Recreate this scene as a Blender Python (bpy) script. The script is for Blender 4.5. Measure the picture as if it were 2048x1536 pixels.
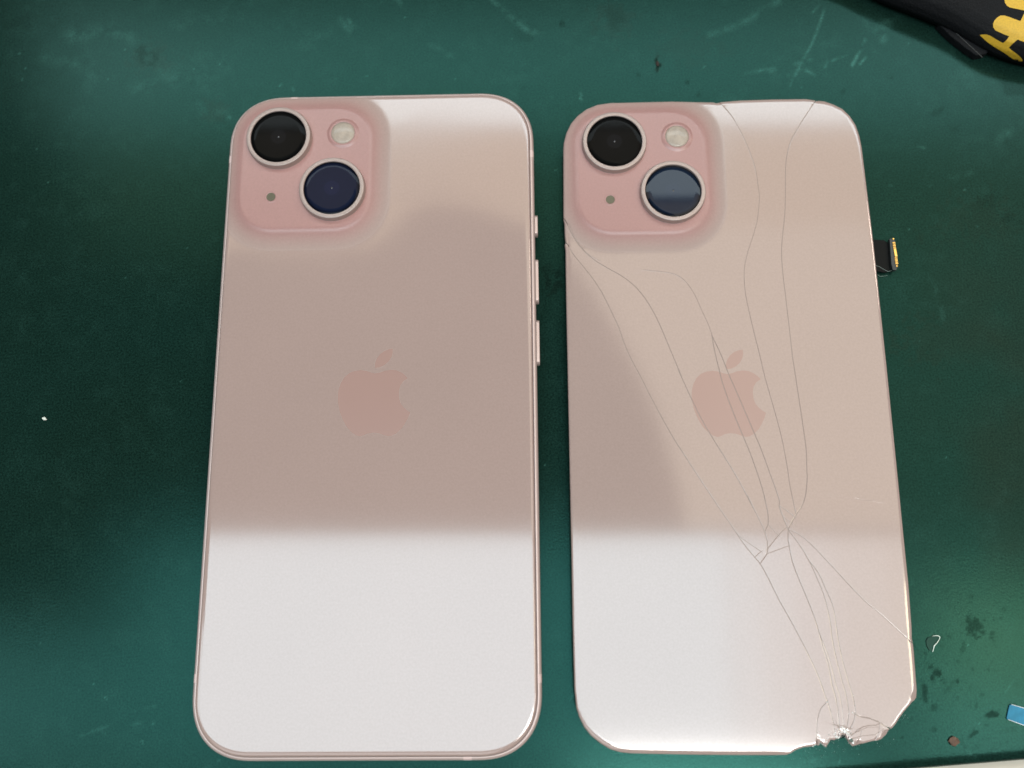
import bpy, bmesh, math, random
import numpy as np
from math import sin, cos, pi, radians, sqrt
from mathutils import Vector, Matrix
from mathutils.geometry import delaunay_2d_cdt
from mathutils.bvhtree import BVHTree

S = 0.1                       # the code works in millimetres, one scene unit is one centimetre
sc = bpy.context.scene
for o in list(bpy.data.objects): bpy.data.objects.remove(o)
C = sc.collection
random.seed(4); rng = np.random.default_rng(7)

# ------------------------------------------------------------------ camera
CH, PITCH, ROLL, FL = 182.38, 0.209, -0.108, 0.8
_cp, _sp, _cr, _sr = cos(PITCH), sin(PITCH), cos(ROLL), sin(ROLL)
CM = np.array([[1,0,0],[0,_cp,-_sp],[0,_sp,_cp]]) @ np.array([[_cr,-_sr,0],[_sr,_cr,0],[0,0,1]])
cam_d = bpy.data.cameras.new('camera'); cam = bpy.data.objects.new('camera', cam_d); C.objects.link(cam)
cam.matrix_world = Matrix.Translation((0,0,CH*S)) @ Matrix(CM.tolist()).to_4x4()
cam_d.sensor_width = 36; cam_d.lens = FL*36
cam_d.clip_start = 0.1; cam_d.clip_end = 2000
cam_d.dof.use_dof = True; cam_d.dof.focus_distance = 18.0; cam_d.dof.aperture_fstop = 0.12
sc.camera = cam
sc.view_settings.view_transform = 'Standard'; sc.view_settings.look = 'None'
sc.view_settings.exposure = 0.03; sc.view_settings.gamma = 1

# ------------------------------------------------------------------ room light (indoor: lamps over the bench, added fill panels, dim walls)
w = bpy.data.worlds.new('World'); sc.world = w; w.use_nodes = True
w.node_tree.nodes['Background'].inputs[0].default_value = (1.0, 0.93, 0.86, 1)
w.node_tree.nodes['Background'].inputs[1].default_value = 0.04
LA = -0.106                   # the ceiling fittings run parallel to the bench front
def lamp(name, u0, u1, v0, v1, L, col, z=1500.0, spread=180):
    """a rectangular area light at height z over the bench, L its radiance"""
    d = bpy.data.lights.new(name, 'AREA'); o = bpy.data.objects.new(name, d); C.objects.link(o)
    k = z/1500.0
    u, v = (u0+u1)/2*k, (v0+v1)/2*k
    d.shape = 'RECTANGLE'; d.size = (u1-u0)*k*S; d.size_y = (v1-v0)*k*S
    d.energy = L*pi*d.size*d.size_y; d.color = col; d.spread = radians(spread)
    o.location = ((u*cos(LA)-v*sin(LA))*S, (u*sin(LA)+v*cos(LA))*S, z*S)
    o.rotation_euler = (0, 0, LA)
    return o
lamp('ceiling_panel_near', -800, 390, -460, 43, 5.2, (0.74, 0.92, 1.0))
lamp('ceiling_panel_near_left', -1300, -810, -460, -150, 4.6, (0.74, 0.92, 1.0))
lamp('ceiling_panel_far', -1100, 1300, 940, 1250, 5.2, (0.85, 0.97, 1.0))
GW = (1.0, 0.80, 0.55); GR = (1.0, 0.88, 0.70)
lamp('ceiling_glow_far', -1000, -335, 657, 930, 1.55, GW); lamp('ceiling_glow_far', 60, 1200, 700, 930, 1.55, GW)
for k in range(14):
    u0 = -335+k*395/14; um = u0+14
    v0 = np.interp(um, [-335,-300,-270,-220,-150,-80,-20,60], [660,695,735,757,752,732,706,690])
    lamp('ceiling_glow_far', u0, u0+395/14, float(v0), 930, 1.55, GW)  # strips cut along a curve to leave the photographer's dark reflection
for k in range(14):
    v0 = 56+k*46; vm = v0+23; u0 = np.interp(vm, [40,150,300,420,530,600,660,700], [312,298,258,208,150,108,60,20])
    lamp('ceiling_glow_right', float(u0), 1150, v0, v0+46, 1.85, GR)  # strip ends shaped as the right side of that dark silhouette
for k, (u0, u1, L_) in enumerate(((392,450,4.6),(450,520,4.0),(520,600,3.5),(600,700,3.1),(700,1000,2.7))): lamp('ceiling_fill_near', u0, u1, -460, 42, L_, ((.80,.94,1.0),(.86,.96,1.0),(.92,.97,.98),(.97,.98,.95),(1.0,.98,.92))[k])  # added strips, grading a warm fill beside the near ceiling panel
lamp('bench_lamp_front', 110, 560, -560, -365, 19.0, (1.0, 0.97, 0.92), z=1490)
lamp('front_rim_fill', -950, 50, -1150, -600, 1.8, (0.9, 0.96, 1.0), z=1490)  # unseen fill panel added to brighten the front rims
lamp('side_lamp', 790, 1120, -270, -60, 9.0, (1.0, 0.86, 0.55), z=1480)
lamp('side_lamp_low', 740, 1100, -400, -300, 11.0, (1.0, 1.0, 0.94), z=1470)
kd = bpy.data.lights.new('side_key_lamp', 'AREA'); ko = bpy.data.objects.new('side_key_lamp', kd); C.objects.link(ko)  # key lamp from the right, throws the lens ring shadows leftward
kd.shape = 'RECTANGLE'; kd.size = 18; kd.size_y = 20; kd.energy = 19*pi*18*20; kd.color = (1.0, 0.80, 0.66)
ko.location = (115, 45, 95); ko.rotation_euler = (Vector((0,0,0))-Vector(ko.location)).to_track_quat('-Z','Y').to_euler()

# ------------------------------------------------------------------ helpers
def ray(px, py):
    return CM @ np.array([(px-1024)/(FL*2048), (768-py)/(FL*2048), -1.0])
def at(px, py, z=0.0):
    """point of the photograph (2048 x 1536) on the horizontal plane at height z, in mm"""
    d = ray(px, py); k = (z-CH)/d[2]
    return np.array([d[0]*k, d[1]*k, z])
def proj(X, Y, Z):
    P = np.stack([X, Y, Z-CH], -1) @ CM
    return 1024+FL*2048*P[...,0]/-P[...,2], 768-FL*2048*P[...,1]/-P[...,2]
class Frame:
    def __init__(s, x, y, t): s.x, s.y, s.t = x, y, t
    def loc(s, px, py, z):
        p = at(px, py, z); dx, dy = p[0]-s.x, p[1]-s.y
        return np.array([dx*cos(s.t)+dy*sin(s.t), -dx*sin(s.t)+dy*cos(s.t)])
FP = Frame(-30.41, 37.07, -0.097)       # intact phone
FB = Frame(47.0, 29.07, -0.100)         # loose cracked back
def mesh_obj(name, V, F, mat, parent=None, smooth=True, mats=None, fm=None, bevel=0):
    me = bpy.data.meshes.new(name)
    me.from_pydata([(float(v[0])*S, float(v[1])*S, float(v[2])*S) for v in V], [], [tuple(f) for f in F])
    for m in (mats or [mat]): me.materials.append(m)
    if fm is not None: me.polygons.foreach_set('material_index', fm)
    if isinstance(smooth, bool): me.polygons.foreach_set('use_smooth', [smooth]*len(me.polygons))
    else: me.polygons.foreach_set('use_smooth', list(smooth))
    me.validate(); me.update()
    o = bpy.data.objects.new(name, me); C.objects.link(o)
    if parent: o.parent = parent
    if bevel:
        b = o.modifiers.new('b', 'BEVEL'); b.width = bevel*S; b.segments = 3; b.limit_method = 'ANGLE'
    return o
def tag(o, label=None, cat=None, kind=None, group=None):
    if label: o['label'] = label
    if cat: o['category'] = cat
    if kind: o['kind'] = kind
    if group: o['group'] = group
    return o
def thing(name, label, cat, x=0, y=0, z=0, t=0):
    o = bpy.data.objects.new(name, None); C.objects.link(o); o.empty_display_size = 1
    o.location = (x*S, y*S, z*S); o.rotation_euler = (0, 0, t)
    return tag(o, label, cat)
def prism(name, pts, z0, z1, mat, parent=None, bevel=0, smooth=False):
    n = len(pts); a = sum(pts[i][0]*pts[(i+1)%n][1]-pts[(i+1)%n][0]*pts[i][1] for i in range(n))
    if a < 0: pts = pts[::-1]
    V = [(p[0],p[1],z0) for p in pts]+[(p[0],p[1],z1) for p in pts]
    F = [tuple(range(n-1,-1,-1)), tuple(range(n,2*n))]+[(i,(i+1)%n,n+(i+1)%n,n+i) for i in range(n)]
    return mesh_obj(name, V, F, mat, parent, smooth, bevel=bevel)
def lathe(name, prof, mat, parent=None, x=0, y=0, z=0, seg=96, smooth=True, cap=False):
    V=[]; F=[]; n=len(prof)
    for i in range(seg):
        a=2*pi*i/seg
        for r,h in prof: V.append((x+r*cos(a), y+r*sin(a), z+h))
    for i in range(seg):
        j=(i+1)%seg
        for k in range(n-1): F.append((i*n+k, j*n+k, j*n+k+1, i*n+k+1))
    if cap: F.append(tuple(i*n+n-1 for i in range(seg)))
    o = mesh_obj(name, V, F, mat, parent, smooth)
    return o
def tube(name, pts, r, mat, parent=None, seg=6):
    V=[]; F=[]; n=len(pts); P=[Vector(p) for p in pts]
    for i,p in enumerate(P):
        t=(P[min(i+1,n-1)]-P[max(i-1,0)]).normalized()
        a=t.cross(Vector((0,0,1))); a = a.normalized() if a.length>1e-6 else Vector((1,0,0)); b=t.cross(a)
        rr = r if not hasattr(r,'__len__') else r[i]
        for k in range(seg):
            g=2*pi*k/seg; q=p+a*(rr*cos(g))+b*(rr*sin(g)); V.append(q)
    for i in range(n-1):
        for k in range(seg): F.append((i*seg+k, i*seg+(k+1)%seg, (i+1)*seg+(k+1)%seg, (i+1)*seg+k))
    F.append(tuple(range(seg))); F.append(tuple((n-1)*seg+k for k in range(seg-1,-1,-1)))
    return mesh_obj(name, V, F, mat, parent, True)

# ------------------------------------------------------------------ materials
def M(name, col, rough=.5, metal=0, ior=1.5, coat=0, noise=0, nscale=40, bump=0, bscale=200, spec=None, trans=0, coatr=.05, bdist=.01):
    m = bpy.data.materials.new(name); m.use_nodes = True; nt = m.node_tree; b = nt.nodes['Principled BSDF']
    b.inputs['Base Color'].default_value = (*col, 1); b.inputs['Roughness'].default_value = rough
    b.inputs['Metallic'].default_value = metal; b.inputs['IOR'].default_value = ior
    b.inputs['Coat Weight'].default_value = coat; b.inputs['Coat Roughness'].default_value = coatr
    b.inputs['Transmission Weight'].default_value = trans
    if spec is not None: b.inputs['Specular IOR Level'].default_value = spec
    tc = nt.nodes.new('ShaderNodeTexCoord')
    if noise:
        n = nt.nodes.new('ShaderNodeTexNoise'); n.inputs['Scale'].default_value = nscale; n.inputs['Detail'].default_value = 4
        nt.links.new(tc.outputs['Object'], n.inputs['Vector'])
        mp = nt.nodes.new('ShaderNodeMapRange'); mp.inputs[3].default_value = 1-noise; mp.inputs[4].default_value = 1+noise
        nt.links.new(n.outputs['Fac'], mp.inputs[0])
        mx = nt.nodes.new('ShaderNodeVectorMath'); mx.operation = 'SCALE'; mx.inputs[0].default_value = col
        nt.links.new(mp.outputs[0], mx.inputs['Scale']); nt.links.new(mx.outputs[0], b.inputs['Base Color'])
    if bump:
        n = nt.nodes.new('ShaderNodeTexNoise'); n.inputs['Scale'].default_value = bscale; n.inputs['Detail'].default_value = 3
        nt.links.new(tc.outputs['Object'], n.inputs['Vector'])
        bp = nt.nodes.new('ShaderNodeBump'); bp.inputs['Strength'].default_value = bump; bp.inputs['Distance'].default_value = bdist
        nt.links.new(n.outputs['Fac'], bp.inputs['Height']); nt.links.new(bp.outputs[0], b.inputs['Normal'])
    return m
PINK = (0.415, 0.300, 0.270); PINKP = (0.415, 0.228, 0.212)
def glass_mat(name, base, tone=1.0):
    """satin back glass; the polished camera plateau is a deeper pink (vertex attribute 'plateau')"""
    m = M(name, base, .2, ior=1.78); nt = m.node_tree; b = nt.nodes['Principled BSDF']
    at_ = nt.nodes.new('ShaderNodeAttribute'); at_.attribute_name = 'plateau'
    mx = nt.nodes.new('ShaderNodeMix'); mx.data_type = 'RGBA'
    mx.inputs[6].default_value = (*base, 1); mx.inputs[7].default_value = (*PINKP, 1)
    nt.links.new(at_.outputs['Fac'], mx.inputs[0])
    tc = nt.nodes.new('ShaderNodeTexCoord')
    n = nt.nodes.new('ShaderNodeTexNoise'); n.inputs['Scale'].default_value = 0.35; n.inputs['Detail'].default_value = 2
    n2 = nt.nodes.new('ShaderNodeTexNoise'); n2.inputs['Scale'].default_value = 22; n2.inputs['Detail'].default_value = 2
    for q in (n, n2): nt.links.new(tc.outputs['Object'], q.inputs['Vector'])
    a = nt.nodes.new('ShaderNodeMapRange'); a.inputs[3].default_value = .965; a.inputs[4].default_value = 1.035
    a2 = nt.nodes.new('ShaderNodeMapRange'); a2.inputs[3].default_value = .91; a2.inputs[4].default_value = 1.09
    nt.links.new(n.outputs['Fac'], a.inputs[0]); nt.links.new(n2.outputs['Fac'], a2.inputs[0])
    mu = nt.nodes.new('ShaderNodeMath'); mu.operation = 'MULTIPLY'
    nt.links.new(a.outputs[0], mu.inputs[0]); nt.links.new(a2.outputs[0], mu.inputs[1])
    vs = nt.nodes.new('ShaderNodeVectorMath'); vs.operation = 'SCALE'
    nt.links.new(mx.outputs[2], vs.inputs[0]); nt.links.new(mu.outputs[0], vs.inputs['Scale'])
    nt.links.new(vs.outputs[0], b.inputs['Base Color'])
    r = nt.nodes.new('ShaderNodeMapRange'); r.inputs[3].default_value = .085; r.inputs[4].default_value = .5
    af = nt.nodes.new('ShaderNodeAttribute'); af.attribute_name = 'fillet'
    nt.links.new(af.outputs['Fac'], r.inputs[0]); nt.links.new(r.outputs[0], b.inputs['Roughness'])
    i = nt.nodes.new('ShaderNodeMapRange'); i.inputs[3].default_value = 1.78; i.inputs[4].default_value = 1.25
    nt.links.new(af.outputs['Fac'], i.inputs[0]); nt.links.new(i.outputs[0], b.inputs['IOR'])
    return m
m_glass = glass_mat('satin_pink_glass', PINK)
m_glass2 = glass_mat('satin_pink_glass_cracked', (0.41, 0.302, 0.272))
m_logo = M('polished_logo', (0.40, 0.248, 0.215), .24, ior=1.72)
m_logo_rim = M('logo_rim', (0.50, 0.40, 0.36), .4)
m_frame = M('pink_aluminium', (0.60, 0.47, 0.44), .42, metal=.35, noise=.04, nscale=60)
m_ring = M('satin_ring', (0.44, 0.345, 0.315), .4, metal=.3, noise=.05, nscale=80)
m_seam = M('seam_gasket', (0.20, 0.14, 0.13), .6)
m_band = M('antenna_plastic', (0.74, 0.56, 0.53), .5)
m_groove = M('crack_core', (0.30, 0.23, 0.20), .5)
m_black = M('black_plastic', (0.012, 0.013, 0.013), .5)
m_screen = M('screen_glass', (0.01, 0.01, 0.012), .08)
m_flex = M('flex_cable', (0.002, 0.0025, 0.0025), .55, spec=.15, noise=.2)
m_plug = M('connector_body', (0.035, 0.04, 0.04), .45)
m_gold = M('gold_contacts', (0.85, 0.55, 0.16), .3, metal=1)
m_flash = M('flash_diffuser', (0.42, 0.345, 0.285), .4, ior=1.5, coat=.35, noise=.3, nscale=8, bump=1.0, bscale=18)
m_mic = M('microphone_mesh', (0.14, 0.125, 0.085), .5, metal=.4, noise=.5, nscale=70)
m_chip = M('broken_glass', (0.85, 0.83, 0.80), .08, ior=1.5, coat=.8)
m_clear = M('clear_splinter', (0.8, 0.86, 0.76), .1, ior=1.5, coat=.5)
def lens_mat(name, c0, c1, spec):
    m = M(name, c0, .03, ior=1.5, spec=spec); nt = m.node_tree; b = nt.nodes['Principled BSDF']
    tc = nt.nodes.new('ShaderNodeTexCoord'); ln = nt.nodes.new('ShaderNodeVectorMath'); ln.operation = 'LENGTH'
    mp = nt.nodes.new('ShaderNodeMapping'); nt.links.new(tc.outputs['Object'], mp.inputs[0])
    mp.inputs['Scale'].default_value = (1,1,0)
    nt.links.new(mp.outputs[0], ln.inputs[0])
    cr = nt.nodes.new('ShaderNodeValToRGB'); e = cr.color_ramp.elements
    e[0].position = 0.0; e[0].color = (*c1, 1); e[1].position = .64; e[1].color = (0.002,0.002,0.003,1)
    for p, c in ((.16, c1), (.19, tuple(.8*a+.2*b_ for a,b_ in zip(c0,c1))), (.55, c0), (.60, tuple(.5*a for a in c0))):
        q = e.new(p); q.color = (*c, 1)
    nt.links.new(ln.outputs['Value'], cr.inputs[0]); nt.links.new(cr.outputs[0], b.inputs['Base Color'])
    return m
m_lens_black = lens_mat('lens_black', (0.007,0.007,0.007), (0.011,0.011,0.012), .04)
m_lens_blue = lens_mat('lens_blue', (0.009,0.013,0.032), (0.012,0.016,0.042), .10)
m_lens_blue2 = lens_mat('lens_blue_coated', (0.009,0.017,0.036), (0.010,0.018,0.040), .22)

# ------------------------------------------------------------------ shapes
def rrect(hw, hh, r, n=2.35, seg=26, step=3.0):
    """rounded rectangle with soft (superelliptic) corners, counter-clockwise"""
    P=[]
    for cx, cy, a0 in ((hw-r,hh-r,0),(-hw+r,hh-r,pi/2),(-hw+r,-hh+r,pi),(hw-r,-hh+r,3*pi/2)):
        for i in range(seg+1):
            a=a0+pi/2*i/seg; ca,sa=cos(a),sin(a)
            P.append((cx+r*math.copysign(abs(ca)**(2/n),ca), cy+r*math.copysign(abs(sa)**(2/n),sa)))
    out=[]
    for i,p in enumerate(P):
        q=P[(i+1)%len(P)]; d=math.dist(p,q)
        if d<1e-5: continue
        k=max(1,int(d/step))
        for j in range(k): out.append((p[0]+(q[0]-p[0])*j/k, p[1]+(q[1]-p[1])*j/k))
    return out
def resample(P, step, closed=False):
    P=[np.array(p,float) for p in P]
    if closed: P=P+[P[0]]
    out=[P[0]]
    for a,b in zip(P[:-1],P[1:]):
        d=np.linalg.norm(b-a)
        if d<1e-9: continue
        k=max(1,int(round(d/step)))
        for j in range(1,k+1): out.append(a+(b-a)*j/k)
    if closed: out=out[:-1]
    return out
def spline(P, step):
    """Catmull-Rom through the points"""
    P=[np.array(p,float) for p in P]; Q=[2*P[0]-P[1]]+P+[2*P[-1]-P[-2]]; out=[]
    for i in range(1,len(Q)-2):
        p0,p1,p2,p3=Q[i-1:i+3]; k=max(1,int(np.linalg.norm(p2-p1)/step))
        for j in range(k):
            t=j/k; out.append(.5*((2*p1)+(-p0+p2)*t+(2*p0-5*p1+4*p2-p3)*t*t+(-p0+3*p1-3*p2+p3)*t**3))
    out.append(P[-1]); return out
def inside(P, X, Y):
    P=np.array(P); r=np.zeros(len(X),bool); n=len(P); j=n-1
    for i in range(n):
        xi,yi=P[i]; xj,yj=P[j]
        c=((yi>Y)!=(yj>Y)); 
        with np.errstate(divide='ignore',invalid='ignore'): c&= X<(xj-xi)*(Y-yi)/(yj-yi+1e-30)+xi
        r^=c; j=i
    return r
def segdist(A, B, X, Y):
    """distance from points to the nearest of the segments A[i]-B[i], and the index of that segment"""
    A=np.array(A); B=np.array(B); best=np.full(len(X),1e9); idx=np.zeros(len(X),int)
    for i in range(len(A)):
        ab=B[i]-A[i]; L=ab@ab+1e-12
        t=np.clip(((X-A[i,0])*ab[0]+(Y-A[i,1])*ab[1])/L,0,1)
        d=np.hypot(X-A[i,0]-t*ab[0], Y-A[i,1]-t*ab[1]); q=d<best; best[q]=d[q]; idx[q]=i
    return best, idx
def smooth01(t): t=np.clip(t,0,1); return t*t*(3-2*t)
# camera plateau, as in the pressed glass
PC=(-17.1,54.35); PH=(15.75,15.95); PR=9.6
def plateau_d(X,Y):
    qx=np.abs(X-PC[0])-PH[0]+PR; qy=np.abs(Y-PC[1])-PH[1]+PR
    n=2.25
    return (np.maximum(qx,0)**n+np.maximum(qy,0)**n)**(1/n)+np.minimum(np.maximum(qx,qy),0)-PR
def plateau_h(X,Y):
    d=plateau_d(X,Y)
    a=1.0-.30*np.clip((d+1.15)/1.15,0,1)**1.3
    b=.70*(1-np.clip(d/4.2,0,1))**2.4
    return np.where(d<0,a,b)
def plateau_tint(X,Y):
    d=plateau_d(X,Y); return 1-smooth01((d+1.6)/5.2)
RIM=[(0,-.50),(.07,-.24),(.2,-.115),(.42,-.05),(.75,-.012),(1.1,0)]
def fillet_mask(X,Y):
    d=plateau_d(X,Y); return np.where(d<0,.5+.5*smooth01((d+.5)/.5),1-smooth01((d-2.9)/1.7))
def rimz(d): return np.interp(d,[a for a,_ in RIM],[b for _,b in RIM])

def build_glass(outline, cracks, logo, ztop, mats, parent, lo_name, shard_name, tilt=0.0, sharp=None):
    ow=resample(outline,2.0,True); ow=[p for i,p in enumerate(ow) if np.linalg.norm(p-ow[i-1])>1e-4]
    n=len(ow); V=[]; E=[]
    def add(P, closed):
        b=len(V); V.extend([tuple(p) for p in P])
        for i in range(len(P)-1): E.append((b+i,b+i+1))
        if closed: E.append((b+len(P)-1,b))
    add(ow,True)
    OA=np.array(ow); OB=np.roll(OA,-1,0)
    area=np.sum(OA[:,0]*OB[:,1]-OB[:,0]*OA[:,1]); sg=1 if area>0 else -1
    tang=(np.roll(OA,-1,0)-np.roll(OA,1,0)); tang/=np.linalg.norm(tang,axis=1)[:,None]
    nrm=np.stack([-tang[:,1],tang[:,0]],1)*sg
    for d in (.07,.2,.42,.75,1.1,1.5):
        Q=OA+nrm*d; dd,_=segdist(OA,OB,Q[:,0],Q[:,1]); ok=(dd>d*.93)&inside(ow,Q[:,0],Q[:,1])
        b=len(V); V.extend([tuple(q) for q in Q])
        for i in range(n):
            if ok[i] and ok[(i+1)%n]: E.append((b+i,b+(i+1)%n))
        for i in range(n):
            if not ok[i]: V[b+i]=tuple(OA[i])
    SA=[];SB=[];SW=[]
    for width,ch,pts in cracks:
        P=spline(pts,1.0); P=[P[0]]+[P[i]+rng.normal(0,.008,2) for i in range(1,len(P)-1)]+[P[-1]]
        L=len(P); T=[]; 
        for i in range(L):
            t=P[min(i+1,L-1)]-P[max(i-1,0)]; T.append(t/(np.linalg.norm(t)+1e-9))
        P[0]=P[0]-T[0]*.25; P[-1]=P[-1]+T[-1]*.25
        for k in (width/2, width/2+ch):
            for s in (-1,1): add([p+s*k*np.array((-t[1],t[0])) for p,t in zip(P,T)],False)
        for a,b in zip(P[:-1],P[1:]): SA.append(a);SB.append(b);SW.append((width,ch))
    for lg in logo: add(resample(lg,.6,True),True)
    # fine points only where the glass is curved
    g=.55
    gx,gy=np.meshgrid(np.arange(PC[0]-PH[0]-5.5,PC[0]+PH[0]+5.6,g),np.arange(PC[1]-PH[1]-5.5,PC[1]+PH[1]+5.6,g))
    gx=gx.ravel(); gy=gy.ravel(); gd=plateau_d(gx,gy)
    od,_=segdist(OA,OB,gx,gy); ok=(gd>-2.2)&(gd<4.7)&(od>1.6)&inside(ow,gx,gy)
    V.extend(zip(gx[ok],gy[ok]))
    for dd in (-1.15,-.6,-.25,0.0,.2,.45):        # rings that follow the plateau, so its edge is crisp
        A=np.linspace(0,2*pi,220,endpoint=False); R=[]
        for a in A:
            lo,hi=0.,30.
            for _ in range(28):
                mid=(lo+hi)/2
                if plateau_d(np.array([PC[0]+mid*cos(a)]),np.array([PC[1]+mid*sin(a)]))[0]<dd: lo=mid
                else: hi=mid
            R.append(np.array((PC[0]+lo*cos(a),PC[1]+lo*sin(a))))
        R_=np.array(R); o_,_=segdist(OA,OB,R_[:,0],R_[:,1])
        if o_.min()>.05: add(R,True)
    V2,E2,F2,*_=delaunay_2d_cdt([Vector((float(a),float(b))) for a,b in V],E,[],0,1e-4)
    X=np.array([v[0] for v in V2]);Y=np.array([v[1] for v in V2]); F2=np.array([list(f) for f in F2 if len(f)==3])
    cx=X[F2].mean(1);cy=Y[F2].mean(1); keep=inside(ow,cx,cy)
    if SA:
        cd,ci=segdist(SA,SB,cx,cy); SWa=np.array(SW); keep&=cd>SWa[ci,0]/2*.97
        vd,vi=segdist(SA,SB,X,Y)
    F2=F2[keep]; cx=cx[keep]; cy=cy[keep]
    vo,_=segdist(OA,OB,X,Y)
    Z=ztop+rimz(vo*(1+2.5*sharp(X,Y) if sharp else 1))+plateau_h(X,Y)
    if SA:
        hw=SWa[vi,0]/2; ch=SWa[vi,1]; Z-=.006*(1-np.clip((vd-hw)/ch,0,1))*(vd<hw+ch)
    # connected pieces
    par=list(range(len(F2))); 
    def find(a):
        while par[a]!=a: par[a]=par[par[a]]; a=par[a]
        return a
    em={}
    for i,f in enumerate(F2):
        for k in range(3):
            e=(min(f[k],f[(k+1)%3]),max(f[k],f[(k+1)%3]))
            if e in em: par[find(i)]=find(em[e])
            else: em[e]=i
    comp={}
    for i in range(len(F2)): comp.setdefault(find(i),[]).append(i)
    inlogo=np.zeros(len(F2),bool)
    for lg in logo: inlogo|=inside(lg,cx,cy)
    ar=lambda ids: sum(abs((X[F2[i][1]]-X[F2[i][0]])*(Y[F2[i][2]]-Y[F2[i][0]])-(X[F2[i][2]]-X[F2[i][0]])*(Y[F2[i][1]]-Y[F2[i][0]]))/2 for i in ids)
    comps=sorted(comp.values(),key=ar,reverse=True)
    tl=[];lV=[];lF=[]
    curved=(plateau_d(cx,cy)<4.4)|(segdist(OA,OB,cx,cy)[0]<1.3)
    for ids in comps:
        A=ar(ids)
        if A<.25: continue
        vs=sorted(set(int(v) for i in ids for v in F2[i])); mx,my=np.mean(X[vs]),np.mean(Y[vs])
        big=A>1500
        t=tilt*(0 if big else 1)*min(1,14/sqrt(A)); a,b=rng.normal(0,1,2)*t
        zz={v:Z[v]+(0 if not t else np.clip(a*(X[v]-mx)+b*(Y[v]-my),-.10,.10)) for v in vs}
        def part(sel,name,mat):
            vv=sorted(set(int(v) for i in sel for v in F2[i])); mp={v:k for k,v in enumerate(vv)}
            PV=[(X[v],Y[v],zz[v]) for v in vv]; PF=[];sm=[];cnt={}
            for i in sel:
                f=[int(q) for q in F2[i]]
                if (X[f[1]]-X[f[0]])*(Y[f[2]]-Y[f[0]])-(X[f[2]]-X[f[0]])*(Y[f[1]]-Y[f[0]])<0: f=f[::-1]
                PF.append(tuple(mp[q] for q in f)); sm.append(bool(curved[i]))
                for k in range(3): cnt[(f[k],f[(k+1)%3])]=1
            nb=len(PV); bd=[e for e in cnt if (e[1],e[0]) not in cnt]; wm={}
            for e in bd:
                for q in e:
                    if q not in wm:
                        wm[q]=len(PV); PV.append((X[q],Y[q],zz[q])); PV.append((X[q],Y[q],min(zz[q]-.02,ztop-.75)))
            for a_,b_ in bd: PF.append((wm[b_],wm[a_],wm[a_]+1,wm[b_]+1)[::-1]); sm.append(False)
            o=mesh_obj(name,PV,[f[::1] for f in PF],mat,parent,sm)
            att=o.data.attributes.new('plateau','FLOAT','POINT')
            pv=np.array(PV); att.data.foreach_set('value',plateau_tint(pv[:,0],pv[:,1]).astype(np.float32))
            att=o.data.attributes.new('fillet','FLOAT','POINT'); att.data.foreach_set('value',fillet_mask(pv[:,0],pv[:,1]).astype(np.float32))
            return o
        rest=[i for i in ids if not inlogo[i]]; own={}; lab={i:i for i in rest}
        def fnd(a):
            while lab[a]!=a: a=lab[a]
            return a
        for i in rest:
            f=F2[i]
            for k in range(3):
                e=(min(f[k],f[(k+1)%3]),max(f[k],f[(k+1)%3]))
                if e in own:
                    ra,rb=fnd(i),fnd(own[e])
                    if ra!=rb: lab[ra]=rb
                else: own[e]=i
        gr={}
        for i in rest: gr.setdefault(fnd(i),[]).append(i)
        for g_ in gr.values():
            if ar(g_)>.05: part(g_,shard_name,mats[0])
        li=[i for i in ids if inlogo[i]]
        if li:
            b=len(lV); vv=sorted(set(int(v) for i in li for v in F2[i])); mp={v:k+b for k,v in enumerate(vv)}
            lV+=[(X[v],Y[v],zz[v]) for v in vv]
            for i in li:
                f=[int(q) for q in F2[i]]
                if (X[f[1]]-X[f[0]])*(Y[f[2]]-Y[f[0]])-(X[f[2]]-X[f[0]])*(Y[f[1]]-Y[f[0]])<0: f=f[::-1]
                lF.append(tuple(mp[q] for q in f))
    if lF:
        lo=mesh_obj(lo_name,lV,lF,mats[1],parent,False)
        return lo
def loft(name, rings, mat, parent, closed_bottom=True, smooth=True):
    V=[];F=[];n=len(rings[0])
    for r in rings: V+=list(r)
    for k in range(len(rings)-1):
        for i in range(n): F.append((k*n+i,k*n+(i+1)%n,(k+1)*n+(i+1)%n,(k+1)*n+i))
    if closed_bottom: F.append(tuple(range(n-1,-1,-1)))
    return mesh_obj(name,V,F,mat,parent,smooth)

# logo outline, traced on the intact phone
Z8=lambda x,y:(620+x/6.4,660+y/6.4)
BODY=[(830,553),(900,540),(960,516),(1040,505),(1110,512),(1180,545),(1230,585),(1257,618),(1200,655),(1160,710),(1142,780),(1143,860),(1160,930),(1200,985),(1245,1025),(1287,1053),(1262,1120),(1225,1190),(1175,1265),(1110,1325),(1050,1358),(1000,1365),(940,1347),(880,1325),(810,1317),(740,1328),(690,1352),(640,1368),(580,1350),(520,1303),(460,1235),(410,1140),(372,1030),(355,930),(352,840),(363,760),(390,680),(435,605),(500,548),(570,520),(650,510),(730,522),(790,543)]
LEAF=[(830,490),(828,430),(848,370),(890,310),(950,265),(1010,242),(1060,236),(1062,290),(1045,350),(1005,410),(950,455),(890,482)]
def logo_poly(pts, n=0):
    return [FP.loc(*Z8(x,y),7.8) for x,y in pts]
def closed_spline(P, step):
    P=[np.array(p) for p in P]; Q=P[-2:]+P+P[:3]; o=[]
    for i in range(2,len(P)+2):
        p0,p1,p2,p3=Q[i-1],Q[i],Q[i+1],Q[i+2]; k=max(1,int(np.linalg.norm(p2-p1)/step))
        for j in range(k):
            t=j/k; o.append(.5*((2*p1)+(-p0+p2)*t+(2*p0-5*p1+4*p2-p3)*t*t+(-p0+3*p1-3*p2+p3)*t**3))
    return o
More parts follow.
